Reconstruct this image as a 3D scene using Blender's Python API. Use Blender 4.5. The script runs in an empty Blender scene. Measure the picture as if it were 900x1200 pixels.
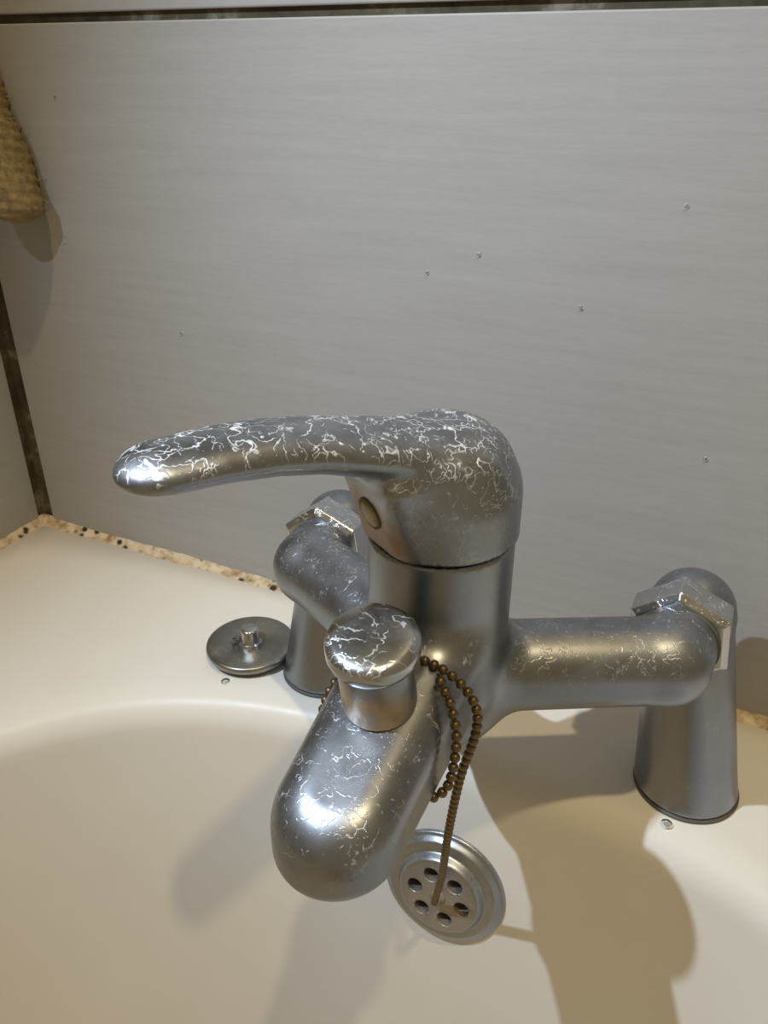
import bpy, bmesh, math, random
import numpy as np
from mathutils import Vector, Matrix

# ------------------------------------------------------------------ camera, world, lights
scene = bpy.context.scene
col = scene.collection
S = 0.001                                   # everything below is written in millimetres

cam_data = bpy.data.cameras.new('camera')
cam = bpy.data.objects.new('camera', cam_data)
col.objects.link(cam)
cam_data.sensor_fit = 'HORIZONTAL'
cam_data.sensor_width = 36.0
cam_data.lens = 36.0 * 960.0 / 900.0
cam_data.clip_start = 0.01
cam.location = (80.86 * S, -291.71 * S, 279.15 * S)
cam.rotation_euler = (math.pi / 2 - 0.50284, 0.0, 0.44270)
scene.camera = cam

world = bpy.data.worlds.new('world')
scene.world = world
world.use_nodes = True
wb = world.node_tree.nodes['Background']
wb.inputs['Color'].default_value = (1.0, 0.78, 0.43, 1)
wb.inputs['Strength'].default_value = 0.25

def lamp(name, loc, power, color, radius, aim=None, cone=60.0):
    d = bpy.data.lights.new(name, 'SPOT' if aim else 'POINT')
    d.energy = power
    d.color = color
    d.shadow_soft_size = radius * S
    o = bpy.data.objects.new(name, d)
    o.location = [c * S for c in loc]
    if aim:
        d.spot_size = math.radians(cone); d.spot_blend = 1.0
        o.rotation_euler = (Vector(aim) - Vector(loc)).to_track_quat('-Z', 'Y').to_euler()
    col.objects.link(o)
    return o

TORCH = (-235, -335, 570)
lamp('ceiling_lamp_offscreen', (523, -645, 2250), 70.0, (1.0, 0.80, 0.46), 34)
lamp('torch_left_offscreen', TORCH, 14.5, (0.70, 0.84, 1.0), 5, (130, 10, 40), 88.0)

vs = scene.view_settings
vs.view_transform = 'Standard'
vs.look = 'None'
vs.exposure = 0.0
vs.gamma = 1.0
vs.use_curve_mapping = False

# ------------------------------------------------------------------ helpers
def tag(o, label=None, cat=None, group=None, kind=None):
    if label: o['label'] = label
    if cat: o['category'] = cat
    if group: o['group'] = group
    if kind: o['kind'] = kind
    return o

def link(name, mesh, mat=None, parent=None, loc=None):
    o = bpy.data.objects.new(name, mesh)
    col.objects.link(o)
    if mat and not mesh.materials:
        mesh.materials.append(mat)
    if parent:
        o.parent = parent
    if loc is not None:
        o.location = [c * S for c in loc]
    return o

def empty(name, loc=(0, 0, 0)):
    o = bpy.data.objects.new(name, None)
    o.empty_display_size = 0.02
    o.location = [c * S for c in loc]
    col.objects.link(o)
    return o

def mesh_from(name, verts, faces, smooth=True):
    m = bpy.data.meshes.new(name)
    m.from_pydata([(v[0] * S, v[1] * S, v[2] * S) for v in verts], [], [tuple(int(i) for i in f) for f in faces])
    m.update()
    if smooth:
        m.polygons.foreach_set('use_smooth', [True] * len(m.polygons))
    return m

def lathe(name, profile, n=48, origin=(0, 0, 0), axis=None, smooth=True):
    """profile: (r, h) list, revolved about axis (default z)."""
    ax = Vector(axis if axis else (0, 0, 1)).normalized()
    q = Vector((0, 0, 1)).rotation_difference(ax)
    og = Vector(origin)
    verts, faces, rings = [], [], []
    for r, h in profile:
        if r < 1e-6:
            rings.append([len(verts)])
            verts.append(og + q @ Vector((0, 0, h)))
        else:
            rings.append(list(range(len(verts), len(verts) + n)))
            for k in range(n):
                a = 2 * math.pi * k / n
                verts.append(og + q @ Vector((r * math.cos(a), r * math.sin(a), h)))
    for A, B in zip(rings, rings[1:]):
        for k in range(n):
            k2 = (k + 1) % n
            if len(A) == 1 and len(B) == 1:
                continue
            if len(A) == 1:
                faces.append((A[0], B[k2], B[k]))
            elif len(B) == 1:
                faces.append((A[k], A[k2], B[0]))
            else:
                faces.append((A[k], A[k2], B[k2], B[k]))
    return mesh_from(name, verts, faces, smooth)

def box_mesh(name, x0, x1, y0, y1, z0, z1, bev=0.0, seg=2):
    bm = bmesh.new()
    bmesh.ops.create_cube(bm, size=1.0)
    for v in bm.verts:
        v.co = Vector(((x0 + x1) / 2 + v.co.x * (x1 - x0), (y0 + y1) / 2 + v.co.y * (y1 - y0), (z0 + z1) / 2 + v.co.z * (z1 - z0))) * S
    if bev:
        bmesh.ops.bevel(bm, geom=bm.edges[:], offset=bev * S, segments=seg, affect='EDGES', profile=0.5)
    m = bpy.data.meshes.new(name)
    bm.to_mesh(m); bm.free()
    return m

def tube(name, pts, radii, n=10, smooth=True):
    pts = [Vector(p) for p in pts]
    verts, faces = [], []
    up = Vector((0.3, 0.2, 1)).normalized()
    for i, p in enumerate(pts):
        t = (pts[min(i + 1, len(pts) - 1)] - pts[max(i - 1, 0)]).normalized()
        a = t.cross(up).normalized(); b = t.cross(a)
        r = radii[i] if hasattr(radii, '__len__') else radii
        for k in range(n):
            w = 2 * math.pi * k / n
            verts.append(p + a * (r * math.cos(w)) + b * (r * math.sin(w)))
    for i in range(len(pts) - 1):
        for k in range(n):
            faces.append((i * n + k, i * n + (k + 1) % n, (i + 1) * n + (k + 1) % n, (i + 1) * n + k))
    faces.append(tuple(range(n - 1, -1, -1)))
    faces.append(tuple((len(pts) - 1) * n + k for k in range(n)))
    return mesh_from(name, verts, faces, smooth)

def catmull(pts, step):
    """resample a smooth curve through pts at equal arc length."""
    P = [np.array(p, float) for p in pts]
    P = [2 * P[0] - P[1]] + P + [2 * P[-1] - P[-2]]
    dense = []
    for i in range(1, len(P) - 2):
        for t in np.linspace(0, 1, 40, endpoint=False):
            a, b, c, d = P[i - 1:i + 3]
            dense.append(0.5 * (2 * b + (c - a) * t + (2 * a - 5 * b + 4 * c - d) * t * t + (3 * b - a - 3 * c + d) * t ** 3))
    dense.append(P[-2])
    dense = np.array(dense)
    s = np.concatenate([[0], np.cumsum(np.linalg.norm(np.diff(dense, axis=0), axis=1))])
    n = max(2, int(s[-1] / step))
    q = np.linspace(0, s[-1], n + 1)
    return np.stack([np.interp(q, s, dense[:, k]) for k in range(3)], 1)

# ---- signed distance modelling (smoothly blended castings)
def smin(a, b, k):
    h = np.clip(0.5 + 0.5 * (b - a) / k, 0, 1)
    return b * (1 - h) + a * h - k * h * (1 - h)

def smax(a, b, k):
    return -smin(-a, -b, k)

def sd_capsule(p, a, b, ra, rb=None):
    rb = ra if rb is None else rb
    a = np.array(a, float); b = np.array(b, float)
    d = b - a
    t = np.clip(((p - a) @ d) / (d @ d), 0, 1)
    return np.linalg.norm(p - a - t[..., None] * d, axis=-1) - (ra + (rb - ra) * t)

def sd_vcyl(p, cx, cy, r, z0, z1, rnd_top, rnd_bot=0.5):
    """upright cylinder with rounded ends"""
    q = np.hypot(p[..., 0] - cx, p[..., 1] - cy)
    zc = (z0 + z1) / 2; hz = (z1 - z0) / 2
    rr = np.where(p[..., 2] > zc, rnd_top, rnd_bot)
    dx = q - (r - rr); dz = np.abs(p[..., 2] - zc) - (hz - rr)
    return np.minimum(np.maximum(dx, dz), 0) + np.hypot(np.maximum(dx, 0), np.maximum(dz, 0)) - rr

def sdf_mesh(name, fn, lo, hi, h):
    lo = np.array(lo, float); hi = np.array(hi, float)
    n = np.ceil((hi - lo) / h).astype(int) + 1
    ax = [lo[k] + h * np.arange(n[k]) for k in range(3)]
    F = np.empty(n)
    for i in range(0, n[0], 16):
        g = np.stack(np.meshgrid(ax[0][i:i + 16], ax[1], ax[2], indexing='ij'), -1)
        F[i:i + 16] = fn(g)
    neg = F < 0
    c = [slice(0, -1), slice(1, None)]
    cnt = np.zeros(n - 1, int)
    for dx in (0, 1):
        for dy in (0, 1):
            for dz in (0, 1):
                cnt += neg[c[dx], c[dy], c[dz]]
    act = (cnt > 0) & (cnt < 8)
    ids = -np.ones(n - 1, int)
    I = np.argwhere(act)
    ids[act] = np.arange(len(I))
    V = lo + (I + 0.5) * h
    e = 0.05
    for it in range(6):
        f = fn(V)
        G = np.stack([(fn(V + e * np.eye(3)[k]) - fn(V - e * np.eye(3)[k])) / (2 * e) for k in range(3)], -1)
        g2 = np.maximum((G * G).sum(-1), 0.2)
        step = -(f / g2)[:, None] * G
        L = np.linalg.norm(step, axis=1, keepdims=True)
        step *= np.minimum(1, 0.5 * h / np.maximum(L, 1e-9))
        V = V + step
    faces = []
    for a in range(3):
        b, d = (a + 1) % 3, (a + 2) % 3
        s0 = [slice(1, -1)] * 3; s1 = [slice(1, -1)] * 3
        s0[a] = slice(0, -1); s1[a] = slice(1, None)
        A = neg[tuple(s0)]; B = neg[tuple(s1)]
        E = np.argwhere(A != B)
        if not len(E):
            continue
        flip = A[tuple(E.T)]
        base = E.copy()
        base[:, b] += 1; base[:, d] += 1
        def cid(ob, od):
            q = base.copy(); q[:, b] += ob; q[:, d] += od
            return ids[tuple(q.T)]
        Q = np.stack([cid(-1, -1), cid(0, -1), cid(0, 0), cid(-1, 0)], 1)
        Q[~flip] = Q[~flip][:, ::-1]
        faces.append(Q)
    faces = np.concatenate(faces)
    m = bpy.data.meshes.new(name)
    m.vertices.add(len(V)); m.vertices.foreach_set('co', (V * S).astype(np.float32).ravel())
    m.loops.add(len(faces) * 4); m.loops.foreach_set('vertex_index', faces.astype(np.int32).ravel())
    m.polygons.add(len(faces))
    m.polygons.foreach_set('loop_start', np.arange(0, len(faces) * 4, 4, dtype=np.int32))
    m.polygons.foreach_set('loop_total', np.full(len(faces), 4, dtype=np.int32))
    m.update(calc_edges=True)
    m.validate()
    m.polygons.foreach_set('use_smooth', [True] * len(m.polygons))
    return m

# ------------------------------------------------------------------ materials
class NT:
    def __init__(self, name):
        self.m = bpy.data.materials.new(name)
        self.m.use_nodes = True
        self.t = self.m.node_tree
        self.b = self.t.nodes['Principled BSDF']
        self.tc = self.t.nodes.new('ShaderNodeTexCoord')
    def n(self, kind, **kw):
        o = self.t.nodes.new(kind)
        for k, v in kw.items():
            if k in o.inputs: o.inputs[k].default_value = v
            else: setattr(o, k, v)
        return o
    def l(self, a, b): self.t.links.new(a, b)
    def mapping(self, scale, src='Object'):
        mp = self.n('ShaderNodeMapping'); mp.inputs['Scale'].default_value = scale
        self.l(self.tc.outputs[src], mp.inputs['Vector']); return mp.outputs['Vector']
    def noise(self, vec, scale, detail=4, rough=0.6, dist=0.0):
        o = self.n('ShaderNodeTexNoise'); o.inputs['Scale'].default_value = scale
        o.inputs['Detail'].default_value = detail; o.inputs['Roughness'].default_value = rough
        o.inputs['Distortion'].default_value = dist
        self.l(vec, o.inputs['Vector']); return o
    def ramp(self, fac, stops):
        o = self.n('ShaderNodeValToRGB')
        el = o.color_ramp.elements
        while len(el) < len(stops): el.new(0.5)
        for e, (p, c) in zip(el, stops):
            e.position = p; e.color = c if len(c) == 4 else (*c, 1)
        self.l(fac, o.inputs['Fac']); return o.outputs['Color']
    def math(self, op, a, b=None, clamp=False):
        o = self.n('ShaderNodeMath', operation=op, use_clamp=clamp)
        for k, v in ((0, a), (1, b)):
            if v is None: continue
            if isinstance(v, (int, float)): o.inputs[k].default_value = v
            else: self.l(v, o.inputs[k])
        return o.outputs[0]
    def mix(self, fac, a, b):
        o = self.n('ShaderNodeMix', data_type='RGBA')
        for k, v in ((0, fac), (6, a), (7, b)):
            if isinstance(v, (int, float)): o.inputs[k].default_value = v
            elif isinstance(v, tuple): o.inputs[k].default_value = v if len(v) == 4 else (*v, 1)
            else: self.l(v, o.inputs[k])
        return o.outputs[2]
    def bump(self, h, strength, dist=0.001):
        o = self.n('ShaderNodeBump'); o.inputs['Strength'].default_value = strength
        o.inputs['Distance'].default_value = dist
        self.l(h, o.inputs['Height']); self.l(o.outputs[0], self.b.inputs['Normal'])

W1 = (1, 1, 1); K0 = (0, 0, 0)

def tile_material():
    t = NT('grey beige tile')
    v = t.mapping((14, 14, 260))
    streak = t.noise(v, 1.0, 5, 0.65)
    fine = t.noise(t.mapping((160, 160, 1100)), 1.0, 3, 0.6)
    broad = t.noise(t.mapping((5, 5, 9)), 1.0, 3, 0.5)
    a = t.math('ADD', t.math('MULTIPLY', streak.outputs['Fac'], 0.45), t.math('MULTIPLY', fine.outputs['Fac'], 0.30))
    a = t.math('ADD', a, t.math('MULTIPLY', broad.outputs['Fac'], 0.25))
    c = t.ramp(a, [(0.34, (0.352, 0.334, 0.316)), (0.5, (0.385, 0.368, 0.350)), (0.66, (0.418, 0.401, 0.384))])
    t.l(c, t.b.inputs['Base Color'])
    t.b.inputs['Roughness'].default_value = 0.5
    t.bump(a, 0.06, 0.0006)
    return t.m

def grout_material():
    t = NT('dark mouldy grout')
    v = t.mapping((1, 1, 1))
    a = t.noise(v, 40, 5, 0.7)
    c = t.ramp(a.outputs['Fac'], [(0.36, (0.035, 0.026, 0.012)), (0.58, (0.095, 0.075, 0.040)), (0.70, (0.24, 0.21, 0.16))])
    t.l(c, t.b.inputs['Base Color'])
    t.b.inputs['Roughness'].default_value = 0.8
    t.bump(a.outputs['Fac'], 0.5, 0.001)
    return t.m

def sealant_material():
    t = NT('mouldy sealant')
    v = t.mapping((1, 1, 1))
    a = t.noise(v, 120, 4, 0.6)
    base = t.ramp(a.outputs['Fac'], [(0.35, (0.33, 0.20, 0.085)), (0.55, (0.66, 0.54, 0.37)), (0.75, (0.72, 0.65, 0.52))])
    vo = t.n('ShaderNodeTexVoronoi'); vo.inputs['Scale'].default_value = 135
    t.l(v, vo.inputs['Vector'])
    sp = t.n('ShaderNodeSeparateColor'); t.l(vo.outputs['Color'], sp.inputs[0])
    pick = t.math('GREATER_THAN', sp.outputs[0], 0.52)
    clus = t.noise(v, 22, 2, 0.5)
    pick = t.math('MULTIPLY', pick, t.math('GREATER_THAN', clus.outputs['Fac'], 0.43))
    spot = t.ramp(t.math('ADD', vo.outputs['Distance'], t.math('MULTIPLY', a.outputs['Fac'], 0.4)), [(0.40, W1), (0.60, K0)])
    c = t.mix(t.math('MULTIPLY', pick, spot), base, (0.03, 0.018, 0.010))
    t.l(c, t.b.inputs['Base Color'])
    t.b.inputs['Roughness'].default_value = 0.45
    t.bump(a.outputs['Fac'], 0.4, 0.001)
    return t.m

def acrylic_material():
    t = NT('cream bath acrylic')
    a = t.noise(t.mapping((1, 1, 1)), 7, 4, 0.55)
    c = t.ramp(a.outputs['Fac'], [(0.3, (0.71, 0.672, 0.612)), (0.7, (0.77, 0.737, 0.683))])
    t.l(c, t.b.inputs['Base Color'])
    f = t.noise(t.mapping((1, 1, 1)), 60, 4, 0.6)
    r = t.ramp(f.outputs['Fac'], [(0.3, (0.28,) * 3), (0.7, (0.35,) * 3)])
    t.l(r, t.b.inputs['Roughness'])
    t.b.inputs['IOR'].default_value = 1.49
    t.b.inputs['Specular IOR Level'].default_value = 0.16
    return t.m

def metal(name, scale_amt=0.5, base=(0.295, 0.312, 0.345), rough=0.35, rust=0.0, web=150, cut=0.5, rust_at=None, rust_r=14, rust_c=(0.40, 0.265, 0.11)):
    """satin chrome with drying rings of limescale and, where asked for, a brown mineral stain"""
    t = NT(name)
    v = t.mapping((1, 1, 1))
    warp = t.noise(v, 110, 3, 0.6)
    wv = t.n('ShaderNodeMix', data_type='VECTOR')
    wv.inputs[0].default_value = 0.010
    t.l(v, wv.inputs[4]); t.l(warp.outputs['Color'], wv.inputs[5])
    edge = None
    for sc, wd, off in ((web * 0.85, 0.016, 0.0), (web * 1.9, 0.022, 0.35)):
        nz = t.n('ShaderNodeTexNoise'); nz.inputs['Scale'].default_value = sc
        nz.inputs['Detail'].default_value = 1.2; nz.inputs['Roughness'].default_value = 0.5
        sh = t.n('ShaderNodeVectorMath', operation='ADD'); sh.inputs[1].default_value = (off, off, off)
        t.l(wv.outputs[1], sh.inputs[0]); t.l(sh.outputs[0], nz.inputs['Vector'])
        dv = t.math('ABSOLUTE', t.math('SUBTRACT', nz.outputs['Fac'], 0.5 + off * 0.1))
        line = t.ramp(dv, [(0.0, W1), (wd, K0)])
        brk = t.noise(v, sc * 0.6, 4, 0.7)
        line = t.math('MULTIPLY', line, t.ramp(brk.outputs['Fac'], [(cut, K0), (cut + 0.08, W1)]))
        edge = line if edge is None else t.math('MAXIMUM', edge, line)
    # drying rings around old drops
    vr = t.n('ShaderNodeTexVoronoi'); vr.inputs['Scale'].default_value = web * 0.8
    t.l(wv.outputs[1], vr.inputs['Vector'])
    ring = t.ramp(vr.outputs['Distance'], [(0.30, K0), (0.325, W1), (0.35, K0)])
    rb = t.noise(v, web * 0.8, 2, 0.6)
    ring = t.math('MULTIPLY', ring, t.ramp(rb.outputs['Fac'], [(cut + 0.02, K0), (cut + 0.08, W1)]))
    edge = t.math('MAXIMUM', edge, ring)
    dots = t.noise(v, 900, 2, 0.5)
    dm = t.noise(v, 70, 3, 0.6)
    dots = t.math('MULTIPLY', t.ramp(dots.outputs['Fac'], [(0.64, K0), (0.70, W1)]), t.ramp(dm.outputs['Fac'], [(0.5, K0), (0.62, W1)]))
    haze = t.noise(v, 55, 5, 0.7)
    hz = t.ramp(haze.outputs['Fac'], [(0.40, K0), (0.75, (0.5, 0.5, 0.5))])
    # limescale sits where water stands: mostly on surfaces that face up
    geo = t.n('ShaderNodeNewGeometry')
    sx = t.n('ShaderNodeSeparateXYZ'); t.l(geo.outputs['Normal'], sx.inputs[0])
    upm = t.ramp(t.math('ADD', t.math('MULTIPLY', sx.outputs[2], 0.5), 0.5), [(0.48, (0.14,) * 3), (0.84, W1)])
    total = t.math('MAXIMUM', edge, dots)
    total = t.math('MULTIPLY', total, upm)
    total = t.math('MULTIPLY', total, scale_amt, clamp=True)
    hz = t.math('MULTIPLY', t.math('MULTIPLY', hz, upm), scale_amt * 0.45, clamp=True)
    tot2 = t.math('MAXIMUM', total, hz)
    basec = t.mix(t.noise(v, 35, 4, 0.6).outputs['Fac'], tuple(b * 0.84 for b in base), tuple(b * 1.12 for b in base))
    c = t.mix(tot2, basec, (0.80, 0.82, 0.85))
    rustf = None
    if rust > 0:
        rn = t.noise(v, 80, 4, 0.7)
        rf = t.ramp(rn.outputs['Fac'], [(0.36, K0), (0.62, W1)])
        if rust_at is not None:
            d = t.n('ShaderNodeVectorMath', operation='DISTANCE')
            t.l(t.tc.outputs['Object'], d.inputs[0]); d.inputs[1].default_value = [q * S for q in rust_at]
            fall = t.math('SUBTRACT', 1.0, t.math('DIVIDE', d.outputs['Value'], rust_r * S), clamp=True)
            rf = t.math('MULTIPLY', t.math('MINIMUM', t.math('MULTIPLY', fall, 2.0), 1.0), t.math('ADD', t.math('MULTIPLY', rf, 0.6), 0.4))
        rustf = t.math('MULTIPLY', rf, rust * (1.7 if rust_at is not None else 1.0), clamp=True)
        c = t.mix(rustf, c, rust_c)
    t.l(c, t.b.inputs['Base Color'])
    mt = t.math('SUBTRACT', 1.0, t.math('MULTIPLY', tot2, 0.9))
    if rustf is not None:
        mt = t.math('MULTIPLY', mt, t.math('SUBTRACT', 1.0, t.math('MULTIPLY', rustf, 0.92)))
    t.l(mt, t.b.inputs['Metallic'])
    sm = t.noise(v, 45, 4, 0.6)
    rg = t.math('ADD', t.math('MULTIPLY', sm.outputs['Fac'], 0.16), rough - 0.08)
    rg = t.math('ADD', rg, t.math('MULTIPLY', tot2, 0.35), clamp=True)
    t.l(rg, t.b.inputs['Roughness'])
    t.bump(total, 0.35, 0.0003)
    return t.m

def plain(name, c, rough=0.5, metallic=0.0, var=0.15, scale=80, bump=0.0):
    t = NT(name)
    a = t.noise(t.mapping((1, 1, 1)), scale, 4, 0.65)
    cc = t.ramp(a.outputs['Fac'], [(0.3, tuple(x * (1 - var) for x in c)), (0.7, tuple(min(1, x * (1 + var)) for x in c))])
    t.l(cc, t.b.inputs['Base Color'])
    t.b.inputs['Roughness'].default_value = rough
    t.b.inputs['Metallic'].default_value = metallic
    if bump: t.bump(a.outputs['Fac'], bump, 0.001)
    return t.m

M_tile = tile_material()
M_grout = grout_material()
M_seal = sealant_material()
M_bath = acrylic_material()
M_body = metal('scaled chrome body', 0.55, cut=0.52)
M_lever = metal('heavily scaled chrome', 1.0, web=120, cut=0.44, rust=1.0, rust_at=(-19, -93, 148), rust_r=19, rust_c=(0.25, 0.135, 0.022))
M_knob = metal('scaled chrome knob cap', 0.65, web=95, cut=0.48, base=(0.46, 0.48, 0.51), rough=0.22)
M_skirt = metal('stained knob skirt', 0.4, rust=0.95, rust_at=(-3, -131, 107), rust_r=19, rust_c=(0.50, 0.36, 0.19))
M_nut = metal('polished nut', 0.7, base=(0.55, 0.56, 0.58), rough=0.16)
M_pillar = metal('satin pillar', 0.35, cut=0.56)
M_drain = metal('dull overflow steel', 0.25, base=(0.37, 0.39, 0.42), rough=0.36, rust=0.45, rust_at=(0, -4, 9), rust_r=22, rust_c=(0.30, 0.21, 0.12))
M_plug = metal('dull plug steel', 0.15, base=(0.30, 0.30, 0.285), rough=0.33, rust=0.15)
M_bead = plain('tarnished brass bead', (0.155, 0.11, 0.055), 0.38, 0.75, 0.45, 350)
M_gasket = plain('grey rubber gasket', (0.10, 0.095, 0.085), 0.6)
M_ind = plain('yellowed indicator cap', (0.34, 0.26, 0.11), 0.4, 0.0, 0.2, 150)
M_rope = plain('tan rope fibre', (0.235, 0.165, 0.07), 0.8, 0, 0.4, 260, 0.5)

# ------------------------------------------------------------------ setting: tiled walls
WALL_Y = 55.0
LEFT_X = -345.0
GZ = 295.5                                   # joint between the first and second tile row
wall = tag(link('wall_back', box_mesh('wall_back', LEFT_X - 20, 900, WALL_Y + 3, WALL_Y + 20, -30, 1250), M_grout), kind='structure')
for r, (z0, z1) in enumerate(((-8, GZ), (GZ + 4, GZ + 304), (GZ + 308, GZ + 608), (GZ + 612, GZ + 912))):
    for x0, x1 in ((LEFT_X + 9.5, 262), (266, 866)):
        link('tile', box_mesh('tile', x0, x1, WALL_Y, WALL_Y + 8, z0, z1, 0.7), M_tile, wall)
wl = tag(link('wall_left', box_mesh('wall_left', LEFT_X - 20, LEFT_X - 3, -1500, WALL_Y + 3, -30, 1250), M_grout), kind='structure')
for z0, z1 in ((-8, GZ), (GZ + 4, GZ + 304), (GZ + 308, GZ + 608), (GZ + 612, GZ + 912)):
    for y0, y1 in ((-548, WALL_Y - 3), (-1152, -552)):
        link('tile', box_mesh('tile', LEFT_X - 8, LEFT_X, y0, y1, z0, z1, 0.7), M_tile, wl)

def bead_strip(name, p0, p1, side, w=7.0, h=5.0):
    """sealant fillet along p0-p1; side = unit vector from the wall into the room"""
    rng = random.Random(5)
    p0 = Vector(p0); p1 = Vector(p1); sd = Vector(side)
    n = int((p1 - p0).length / 4)
    verts, faces = [], []
    m = 7
    for i in range(n + 1):
        p = p0.lerp(p1, i / n)
        ww = w * (1 + 0.12 * math.sin(i * 0.31) + 0.10 * rng.uniform(-1, 1)); hh = h * (1 + 0.1 * math.sin(i * 0.23 + 1) + 0.08 * rng.uniform(-1, 1))
        for k in range(m):
            a = k / (m - 1) * math.pi / 2
            verts.append(p + sd * (ww * (1 - math.sin(a) * 0.999) ** 0.8) + Vector((0, 0, hh * (1 - math.cos(a)) ** 0.8)) + Vector((0, 0, -0.3)) - sd * 0.4)
        verts.append(p - sd * 1.0 + Vector((0, 0, -1)))
    c = m + 1
    for i in range(n):
        for k in range(m):
            faces.append((i * c + k, i * c + k + 1, (i + 1) * c + k + 1, (i + 1) * c + k))
    return mesh_from(name, verts, faces)
tag(link('trim_1', bead_strip('trim_1', (LEFT_X, WALL_Y, 0), (345, WALL_Y, 0), (0, -1, 0)), M_seal), kind='structure')
tag(link('trim_2', bead_strip('trim_2', (LEFT_X, -1500, 0), (LEFT_X, WALL_Y, 0), (1, 0, 0)), M_seal), kind='structure')

# ------------------------------------------------------------------ bath
RIM0 = -16.0                                 # where the deck starts to roll into the basin
def rim_ring(off, z, n=240):
    a = 292 - off; yh = RIM0 - off; yf = -1560 + off
    b = 452 - off * 0.9; bf = 420 - off * 0.9
    pts = []
    e = 2 / 3.0
    for k in range(n):
        t = 2 * math.pi * k / n
        c, s = math.cos(t), math.sin(t)
        x = a * math.copysign(abs(c) ** e, c)
        if s >= 0: y = (yh - b) + b * abs(s) ** e
        else: y = (yf + bf) - bf * abs(s) ** e
        pts.append((x, y, z))
    return pts
def make_bath():
    prof = [(0, 0)]
    R = 19.0
    for k in range(1, 9):
        a = math.radians(79) * k / 8
        prof.append((R * math.sin(a), -R * (1 - math.cos(a))))
    o, z = prof[-1]
    sl = 0.19
    for zz in (-20, -35, -50, -69, -90, -120, -160, -200, -240, -270):
        prof.append((o + (z - zz) * sl, zz))
    o, z = prof[-1]
    for k in range(1, 9):
        a = math.radians(k / 8 * 78)
        prof.append((o + 90 * (1 - math.cos(a)) + 10 * k / 8, z - 90 * math.sin(a)))
    n = 240
    verts, faces = [], []
    # deck: outer rectangle matched point by point to the rim
    rim = rim_ring(0, 0, n)
    x0, x1, y0, y1 = LEFT_X - 6, 346, -1640, WALL_Y + 6
    outer = []
    for x, y, z in rim:
        cx, cy = 0.0, -500.0 if y > -500 else (y if y > -1100 else -1100)
        dx, dy = x - cx, y - cy
        ts = []
        if dx > 1e-6: ts.append((x1 - cx) / dx)
        if dx < -1e-6: ts.append((x0 - cx) / dx)
        if dy > 1e-6: ts.append((y1 - cy) / dy)
        if dy < -1e-6: ts.append((y0 - cy) / dy)
        t = min(ts)
        outer.append((cx + dx * t, cy + dy * t, 0.0))
    rings = [[(x, y, -45.0) for x, y, z in outer], outer]
    rings += [[tuple(np.array(o_) * (1 - f) + np.array(r_) * f) for o_, r_ in zip(outer, rim)] for f in (0.25, 0.5, 0.75, 0.9)]
    rings += [rim_ring(o, z, n) for o, z in prof]
    for r in rings: verts += r
    for i in range(len(rings) - 1):
        for k in range(n):
            k2 = (k + 1) % n
            faces.append((i * n + k, i * n + k2, (i + 1) * n + k2, (i + 1) * n + k))
    last = (len(rings) - 1) * n
    verts.append((0, -800, prof[-1][1] - 6))
    for k in range(n):
        faces.append((last + k, last + (k + 1) % n, len(verts) - 1))
    return mesh_from('bathtub', verts, faces)
bath = empty('bathtub', (0, -700, -366))
tag(bath, 'cream acrylic bathtub with rounded basin and flat tap deck', 'bathtub')
def under(parent, o):
    """parent while keeping coordinates written in world millimetres"""
    o.parent = parent
    o.matrix_parent_inverse = Matrix.Translation([-c for c in parent.location])
    return o
shell = under(bath, link('basin_shell', make_bath(), M_bath))

# overflow rose on the end wall of the basin
OX, OY, OZ = -4.0, -44.2, -69.0
on = Vector((0, -math.cos(math.radians(10.8)), math.sin(math.radians(10.8))))
oq = Vector((0, 0, 1)).rotation_difference(on)
def overflow_sdf(p):
    r = np.hypot(p[..., 0], p[..., 1]); z = p[..., 2]
    d = sd_vcyl(p, 0, 0, 30.5, -2, 2.4, 1.1)
    ring = smax(r + (z - 2.4) * 0.9 - 29.0, z - 5.2, 0.8)
    ring = np.maximum(ring, -z - 1)
    d = smin(d, ring, 0.8)
    boss = smax(r + (z - 4.0) * 0.55 - 22.5, z - 9.2, 1.2)
    boss = np.maximum(boss, -z - 1)
    d = smin(d, boss, 0.6)
    a = np.arctan2(p[..., 1], p[..., 0])
    for k in range(6):
        w = math.radians(90 + 60 * k + 22)
        hx, hy = 12.0 * math.cos(w), 12.0 * math.sin(w)
        hr = np.hypot(p[..., 0] - hx, p[..., 1] - hy)
        lip = np.hypot(hr - 4.2, z - 9.1) - 0.55
        d = smin(d, lip, 0.5)
        d = smax(d, -np.maximum(hr - 3.7, 1.5 - z), 0.3)
    return d
overflow = under(bath, link('overflow_rose', sdf_mesh('overflow_rose', overflow_sdf, (-33, -33, -3), (33, 33, 11), 0.7), M_drain))
overflow.location = (OX * S, OY * S, OZ * S)
overflow.rotation_euler = oq.to_euler()
tag(overflow, 'dull grey metal overflow rose with six drain holes')
back = link('hole_shade_disc', lathe('hole_shade_disc', [(0, 1.7), (17, 1.7), (17, 1.4), (0, 1.4)], 32), M_gasket, overflow)  # dark-coloured disc standing in for the shade inside the holes
screw = link('chain_stud', lathe('chain_stud', [(0, 13.0), (1.8, 12.8), (2.4, 12.0), (2.6, 10.6), (3.6, 10.0), (4.0, 9.0), (4.0, 8.0)], 20), M_drain, overflow)

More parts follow.
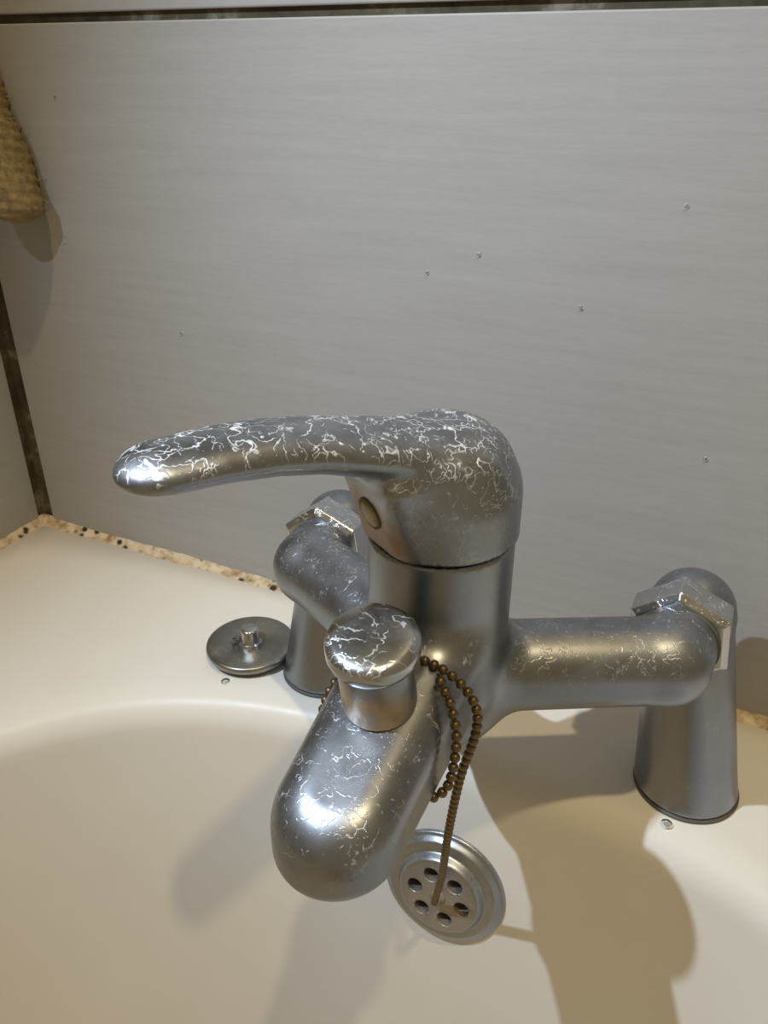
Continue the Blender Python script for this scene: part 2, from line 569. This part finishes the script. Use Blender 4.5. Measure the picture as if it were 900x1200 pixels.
# ------------------------------------------------------------------ bath mixer tap
XC, YC = -3.0, -70.0
tap = empty('bath_mixer_tap', (XC, 0, 0))
tag(tap, 'limescaled chrome bath mixer tap with lever standing on the bath deck', 'tap')
ENDS = {1: (72.0, -27.0, 82.0), -1: (-80.0, -27.0, 82.0)}
PTOP = {1: (77.0, 5.0, 86.0), -1: (-83.0, 5.0, 86.0)}
PBASE = {1: (90.0, -1.0, 0.0), -1: (-90.5, -1.0, 0.0)}

def spout_sdf(p):
    y0, y1, R = -84.0, -146.0, 21.5
    t = np.clip((p[..., 1] - y0) / (y1 - y0), 0, 1)
    tt = (p[..., 1] - y0) / (y1 - y0)
    Rw = R - 1.5 * t
    dxy = np.hypot(p[..., 0] - XC, p[..., 1] - (y0 + (y1 - y0) * t)) - Rw
    zc = 99.0 - 13.0 * np.clip(tt, -0.3, 1.4)
    hz = 17.5 - 4.5 * np.clip(tt, 0, 1.3)
    rn = np.where(p[..., 2] > zc, 13.0, 5.0)
    dx = dxy + rn; dz = np.abs(p[..., 2] - zc) - (hz - rn)
    return np.minimum(np.maximum(dx, dz), 0) + np.hypot(np.maximum(dx, 0), np.maximum(dz, 0)) - rn

def body_sdf(p):
    d = sd_vcyl(p, XC, YC, 24.6, 62, 142.4, 0.6, 9)
    for s in (1, -1):
        e = ENDS[s]
        arm = sd_capsule(p, (XC, YC + 2, 83), e, 17.0, 16.6)
        tail = sd_capsule(p, e, (e[0] + (PTOP[s][0] - e[0]) * 0.55, -13.0, 84.0), 16.6, 15.5)
        tail = smax(tail, p[..., 1] + 14.0, 1.0)
        arm = smin(arm, tail, 3)
        d = smin(d, arm, 9)
    d = smin(d, spout_sdf(p), 9)
    # outlet bore under the spout tip
    hr = np.hypot(p[..., 0] - XC, p[..., 1] + 146.0)
    d = smax(d, -np.maximum(hr - 12.0, p[..., 2] - 82.0), 1.0)
    return d
body = under(tap, link('body', sdf_mesh('body', body_sdf, (-104, -176, 40), (96, -8, 146), 1.1), M_body))

for s in (1, -1):
    bx, by, bz = PBASE[s]; tx, ty, tz = PTOP[s]
    def pillar_sdf(p, b=PBASE[s], t=PTOP[s]):
        a = np.array(b, float); c = np.array(t, float)
        f = np.clip(p[..., 2] / c[2], 0, 1.2)
        ctr = a + f[..., None] * (c - a)
        r = 22.0 - 5.4 * np.clip(f, 0, 1) ** 0.9
        d = (np.hypot(p[..., 0] - ctr[..., 0], p[..., 1] - ctr[..., 1]) - r) * 0.97
        d = smax(d, -(p[..., 2] - 1.2), 2.0)
        d = np.maximum(d, p[..., 2] - c[2])
        ball = np.linalg.norm(p - c, axis=-1) - 17.0
        d = smin(d, ball, 2.5)
        stub = sd_capsule(p, c, (c[0], -9.0, 84.5), 13.0, 13.0)
        stub = smax(stub, -(p[..., 1] + 9.0), 1.0)
        return smin(d, stub, 2)
    lo = (min(bx, tx) - 25, -24, -1); hi = (max(bx, tx) + 25, 25, 108)
    pil = under(tap, link('pillar', sdf_mesh('pillar', pillar_sdf, lo, hi, 1.1), M_pillar))
    under(tap, link('base_gasket', lathe('base_gasket', [(0, 0), (22.0, 0), (22.3, 0.5), (22.0, 1.3), (0, 1.3)], 48, (bx, by, 0)), M_gasket))
    # hexagonal union nut, axis square to the wall
    e = ENDS[s]
    nx = e[0] + (tx - e[0]) * 0.6
    bm = bmesh.new()
    R0 = 21.0
    prof = [(-1.0, R0 * 0.90), (-2.0, R0), (-14.0, R0), (-16.2, R0 * 0.872)]
    rings = []
    for y, R in prof:
        rg = []
        for k in range(6):
            w = math.radians(90 + 60 * k + (7 if s > 0 else 8))
            rg.append(bm.verts.new(Vector((nx + R * math.cos(w), y, 84.0 + R * math.sin(w))) * S))
        rings.append(rg)
    for A, B in zip(rings, rings[1:]):
        for k in range(6):
            bm.faces.new((A[k], A[(k + 1) % 6], B[(k + 1) % 6], B[k]))
    bm.faces.new(rings[0][::-1]); bm.faces.new(rings[-1])
    bmesh.ops.recalc_face_normals(bm, faces=bm.faces[:])
    bmesh.ops.bevel(bm, geom=bm.edges[:], offset=0.5 * S, segments=2, affect='EDGES', profile=0.5)
    nm = bpy.data.meshes.new('union_nut'); bm.to_mesh(nm); bm.free()
    under(tap, link('union_nut', nm, M_nut))
    under(tap, link('union_washer', lathe('union_washer', [(0, 0), (15.6, 0), (15.6, 3.4), (0, 3.4)], 40, (nx, -14.0, 83.5), (0, -1, 0.02)), M_gasket))

# lever with its hooded cap
LU = np.array([-0.53, -0.848]); LV = np.array([0.848, -0.53])
LEN = 102.0
def lever_sdf(p):
    x = p[..., 0] - XC; y = p[..., 1] - YC; z = p[..., 2]
    u = x * LU[0] + y * LU[1]; v = x * LV[0] + y * LV[1]
    q = np.hypot(x, y); Rd = 23.5
    ddx = q - (25.6 - Rd); ddz = z - (181.0 - Rd)
    cap = np.minimum(np.maximum(ddx, ddz), 0) + np.hypot(np.maximum(ddx, 0), np.maximum(ddz, 0)) - Rd
    t = np.clip(u / LEN, 0, 1)
    zc = np.interp(t, [0, 0.1, 0.22, 0.35, 0.48, 0.61, 0.75, 0.9, 1.0], [170.5, 173.6, 177.6, 181.6, 185.2, 187.6, 188.8, 188.9, 188.4])
    w = np.interp(t, [0, 0.25, 0.5, 1.0], [19.0, 16.0, 13.6, 12.0])
    th = np.interp(t, [0, 0.2, 0.45, 0.8, 1.0], [11.5, 9.0, 7.4, 6.2, 5.6])
    un = np.clip(u, 0, LEN - w)
    e = np.stack([(u - un) / w, v / w, (z - zc) / th], -1)
    k0 = np.linalg.norm(e, axis=-1)
    k1 = np.linalg.norm(e / np.stack([w, w, th], -1), axis=-1)
    lev = k0 * (k0 - 1) / np.maximum(k1, 1e-6)
    # hood with a flat slanted front under the lever root
    hood = smax(np.abs(v) - (8.5 + (z - 142.9) * 0.30), -u, 1.0)
    hood = smax(hood, u - 34, 1.0)
    hood = smax(hood, z - 172, 5)
    cap = smin(cap, hood, 12)
    cap = smax(cap, u - (24.2 + (z - 142.9) * 0.26), 5.0)
    d = smin(cap, lev, 5)
    return np.maximum(d, 143.8 - z)
lever = under(tap, link('lever', sdf_mesh('lever', lever_sdf, (-76, -170, 141), (30, -40, 198), 0.9), M_lever))
tag(lever, 'lever handle crusted with white limescale rings')
fu = 24.2 + (157 - 142.9) * 0.26 + 0.1
ip = Vector((XC + LU[0] * fu, YC + LU[1] * fu, 157.0))
ind_m = lathe('indicator_cap', [(0, 1.0), (3.6, 0.9), (4.6, 0.5), (4.9, -0.6), (4.9, -2)], 28, (0, 0, 0), (LU[0], LU[1], -0.26))
ind = link('indicator_cap', ind_m, M_ind, lever)
ind.location = ip * S
rim_m = lathe('indicator_rim', [(4.8, -1), (4.9, 0.35), (5.6, 0.35), (5.7, -1)], 28, (0, 0, 0), (LU[0], LU[1], -0.26))
rim_o = link('indicator_rim', rim_m, M_gasket, lever)
rim_o.location = ip * S

# diverter knob on the spout root
kax = Vector((0.03, -0.23, 1)).normalized()
kb = (XC, -117.5, 105.0)
knob = under(tap, link('diverter_knob', lathe('diverter_knob', [(0, 33.2), (8, 33.1), (11.2, 32.8), (12.8, 32.1), (13.7, 31.0), (14.1, 29.5), (14.1, 27.4), (13.7, 26.0), (12.9, 25.0), (11.8, 24.5), (11.3, 22.0), (0, 22.0)], 56, kb, kax), M_knob))
skirt = link('knob_skirt', lathe('knob_skirt', [(11.4, 23.8), (11.5, 20), (11.6, 3.2), (11.3, 2.2), (10.4, 1.6), (10, -6), (0, -6)], 56, kb, kax), M_skirt, knob)
tag(skirt, 'brown stained collar under the knob cap')

# ------------------------------------------------------------------ bead chain looped round the spout
chain = empty('bead_chain', (OX, OY - 10, OZ + 2))
tag(chain, 'tarnished brass bead chain looped round the spout and hooked to the overflow', 'chain')
top_pts = [(OX, OY - 13.5, OZ + 3.5), (4, -72, -25), (12, -90, 25), (18.5, -100, 66), (23.5, -102.5, 90), (23.5, -103, 101), (19.5, -103.5, 108.5), (13, -103, 112.5),
           (5, -101, 112.5), (-3, -100, 113), (-12, -102, 111.5), (-19, -107, 106.5), (-24.5, -112, 97), (-25.5, -116, 85), (-20, -120, 75.5), (-3, -122, 73.5),
           (13, -121, 75), (20, -119, 80), (21.8, -117, 90), (21, -114, 100), (17.5, -111, 107.5), (12.5, -107, 111.5)]
PITCH = 3.5
cp = catmull(top_pts, PITCH)
bmesh_b = bmesh.new()
bmesh.ops.create_uvsphere(bmesh_b, u_segments=10, v_segments=7, radius=1.72 * S)
bead_mesh = bpy.data.meshes.new('bead'); bmesh_b.to_mesh(bead_mesh); bmesh_b.free()
bead_mesh.polygons.foreach_set('use_smooth', [True] * len(bead_mesh.polygons))
bead_mesh.materials.append(M_bead)
for q in cp:
    b = bpy.data.objects.new('bead', bead_mesh); col.objects.link(b)
    b.location = [c * S for c in q]
    under(chain, b)
under(chain, link('link_wire', tube('link_wire', catmull(top_pts, 2.0), 0.55, 6), M_bead))

# ------------------------------------------------------------------ loose plug on the deck
PX, PY = -134.0, -5.5
plug = empty('bath_plug', (PX, PY, 0))
tag(plug, 'round dull metal bath plug lying loose on the deck', 'plug')
link('rubber_seal', lathe('rubber_seal', [(0, 0), (18.5, 0), (20.5, 0.8), (21, 2.5), (20.5, 3.4), (0, 3.4)], 48), M_gasket, plug)
link('disc', lathe('disc', [(0, 3.2), (21, 3.0), (23.0, 3.6), (23.5, 5.2), (23.2, 6.8), (22.3, 7.3), (20, 7.3), (9.5, 7.0), (8.5, 6.5), (0, 6.5)], 56), M_plug, plug)
post = link('post', lathe('post', [(6.8, 6.3), (6.8, 7.3), (5.6, 8.2), (4.9, 9.0), (4.8, 15.2), (4.3, 16.1), (3.2, 16.4), (0, 16.4)], 32), M_nut, plug)
link('chain_eye', tube('chain_eye', [(-4.0, -2, 9.5), (-6.5, -3, 10.6), (-8.0, -3.5, 9.0), (-6.5, -3, 7.3)], 0.8, 8), M_gasket, plug)

# ------------------------------------------------------------------ rope end hanging by the corner
def rope():
    root = empty('hanging_rope', (-290, 39.5, 202))
    tag(root, 'frayed tan rope end hanging in front of the left tile corner', 'rope')
    a = Vector((0, 0, 2)); bdir = Vector((-0.36, 0.05, 1)).normalized()
    n, m = 110, 24
    verts, faces = [], []
    for i in range(n + 1):
        h = i / n * 160
        r = 15.5 + 1.5 * min(1, h / 60)
        if h < 12: r = r * math.sqrt(max(0.02, 1 - ((12 - h) / 12.5) ** 2))
        for k in range(m):
            w = 2 * math.pi * k / m
            lob = 1 + 0.07 * math.sin(3 * w + h * 0.16) + 0.035 * math.sin((h + 3 * math.sin(w)) * 1.15)
            verts.append(a + bdir * h + Vector((math.cos(w), 0, 0)) * r * lob + Vector((0, math.sin(w), 0)) * r * lob)
    for i in range(n):
        for k in range(m):
            faces.append((i * m + k, i * m + (k + 1) % m, (i + 1) * m + (k + 1) % m, (i + 1) * m + k))
    faces.append(tuple(range(m - 1, -1, -1)))
    link('strand_body', mesh_from('strand_body', verts, faces), M_rope, root)
    rng = random.Random(3)
    fv, ff = [], []
    for _ in range(260):
        h = rng.uniform(6, 155); w = rng.uniform(0, 2 * math.pi)
        r = 16.0
        p = a + bdir * h + Vector((math.cos(w) * r, math.sin(w) * r, 0))
        o = Vector((math.cos(w), math.sin(w), rng.uniform(-0.6, 1.0))).normalized() * rng.uniform(2, 5)
        s = Vector((-math.sin(w), math.cos(w), 0)) * 0.35
        i = len(fv)
        fv += [p - s, p + s, p + o, p + Vector((0, 0, 0.6))]
        ff += [(i, i + 1, i + 2), (i + 1, i + 3, i + 2), (i + 3, i, i + 2)]
    tag(link('loose_fibre', mesh_from('loose_fibre', fv, ff, False), M_rope, root), kind='stuff')
rope()

# ------------------------------------------------------------------ invented rail, out of view, added as hanger for a shadow caster
rail = link('added_rail', tube('added_rail', [(-182, WALL_Y + 2, 1188), (-182, -1500, 1188)], 11, 20), plain('white rail', (0.7, 0.7, 0.7), 0.3))
tag(rail, 'invented white tubular rail added out of view high above the bath', 'rail')

# ------------------------------------------------------------------ water drops
def glass():
    t = NT('clear water')
    t.b.inputs['Base Color'].default_value = (0.95, 0.97, 1, 1)
    t.b.inputs['Roughness'].default_value = 0.03
    t.b.inputs['IOR'].default_value = 1.33
    t.b.inputs['Transmission Weight'].default_value = 1.0
    return t.m
M_water = glass()
drop_mesh = lathe('water_drop', [(0, 0.9), (0.7, 0.75), (1.1, 0.3), (1.2, 0.0), (0, -0.1)], 14, (0, 0, 0), (0, -1, 0))
drop_mesh.materials.append(M_water)
for x, z in ((-266.5, 263.7), (-62, 196), (-38, 206), (44, 231), (8.5, 188), (69, 130), (-205, 150), (92, 205)):
    d = bpy.data.objects.new('water_drop', drop_mesh); col.objects.link(d)
    d.location = (x * S, WALL_Y * S, z * S)
    tag(d, 'tiny clear water drop clinging to the big wall tile', 'water drop', 'water drops on the wall tile')
pool_mesh = lathe('water_bead', [(0, 1.0), (1.3, 0.8), (2.2, 0.3), (2.5, 0.0), (0, -0.1)], 16)
pool_mesh.materials.append(M_water)
for (x, y), lab in (((86.0, -26.5), 'small bead of water on the deck in front of the pillar base'),
                    ((-133.0, -31.0), 'small bead of water on the deck in front of the loose plug')):
    d = bpy.data.objects.new('water_bead', pool_mesh); col.objects.link(d)
    d.location = (x * S, y * S, 0)
    tag(d, lab, 'water drop')
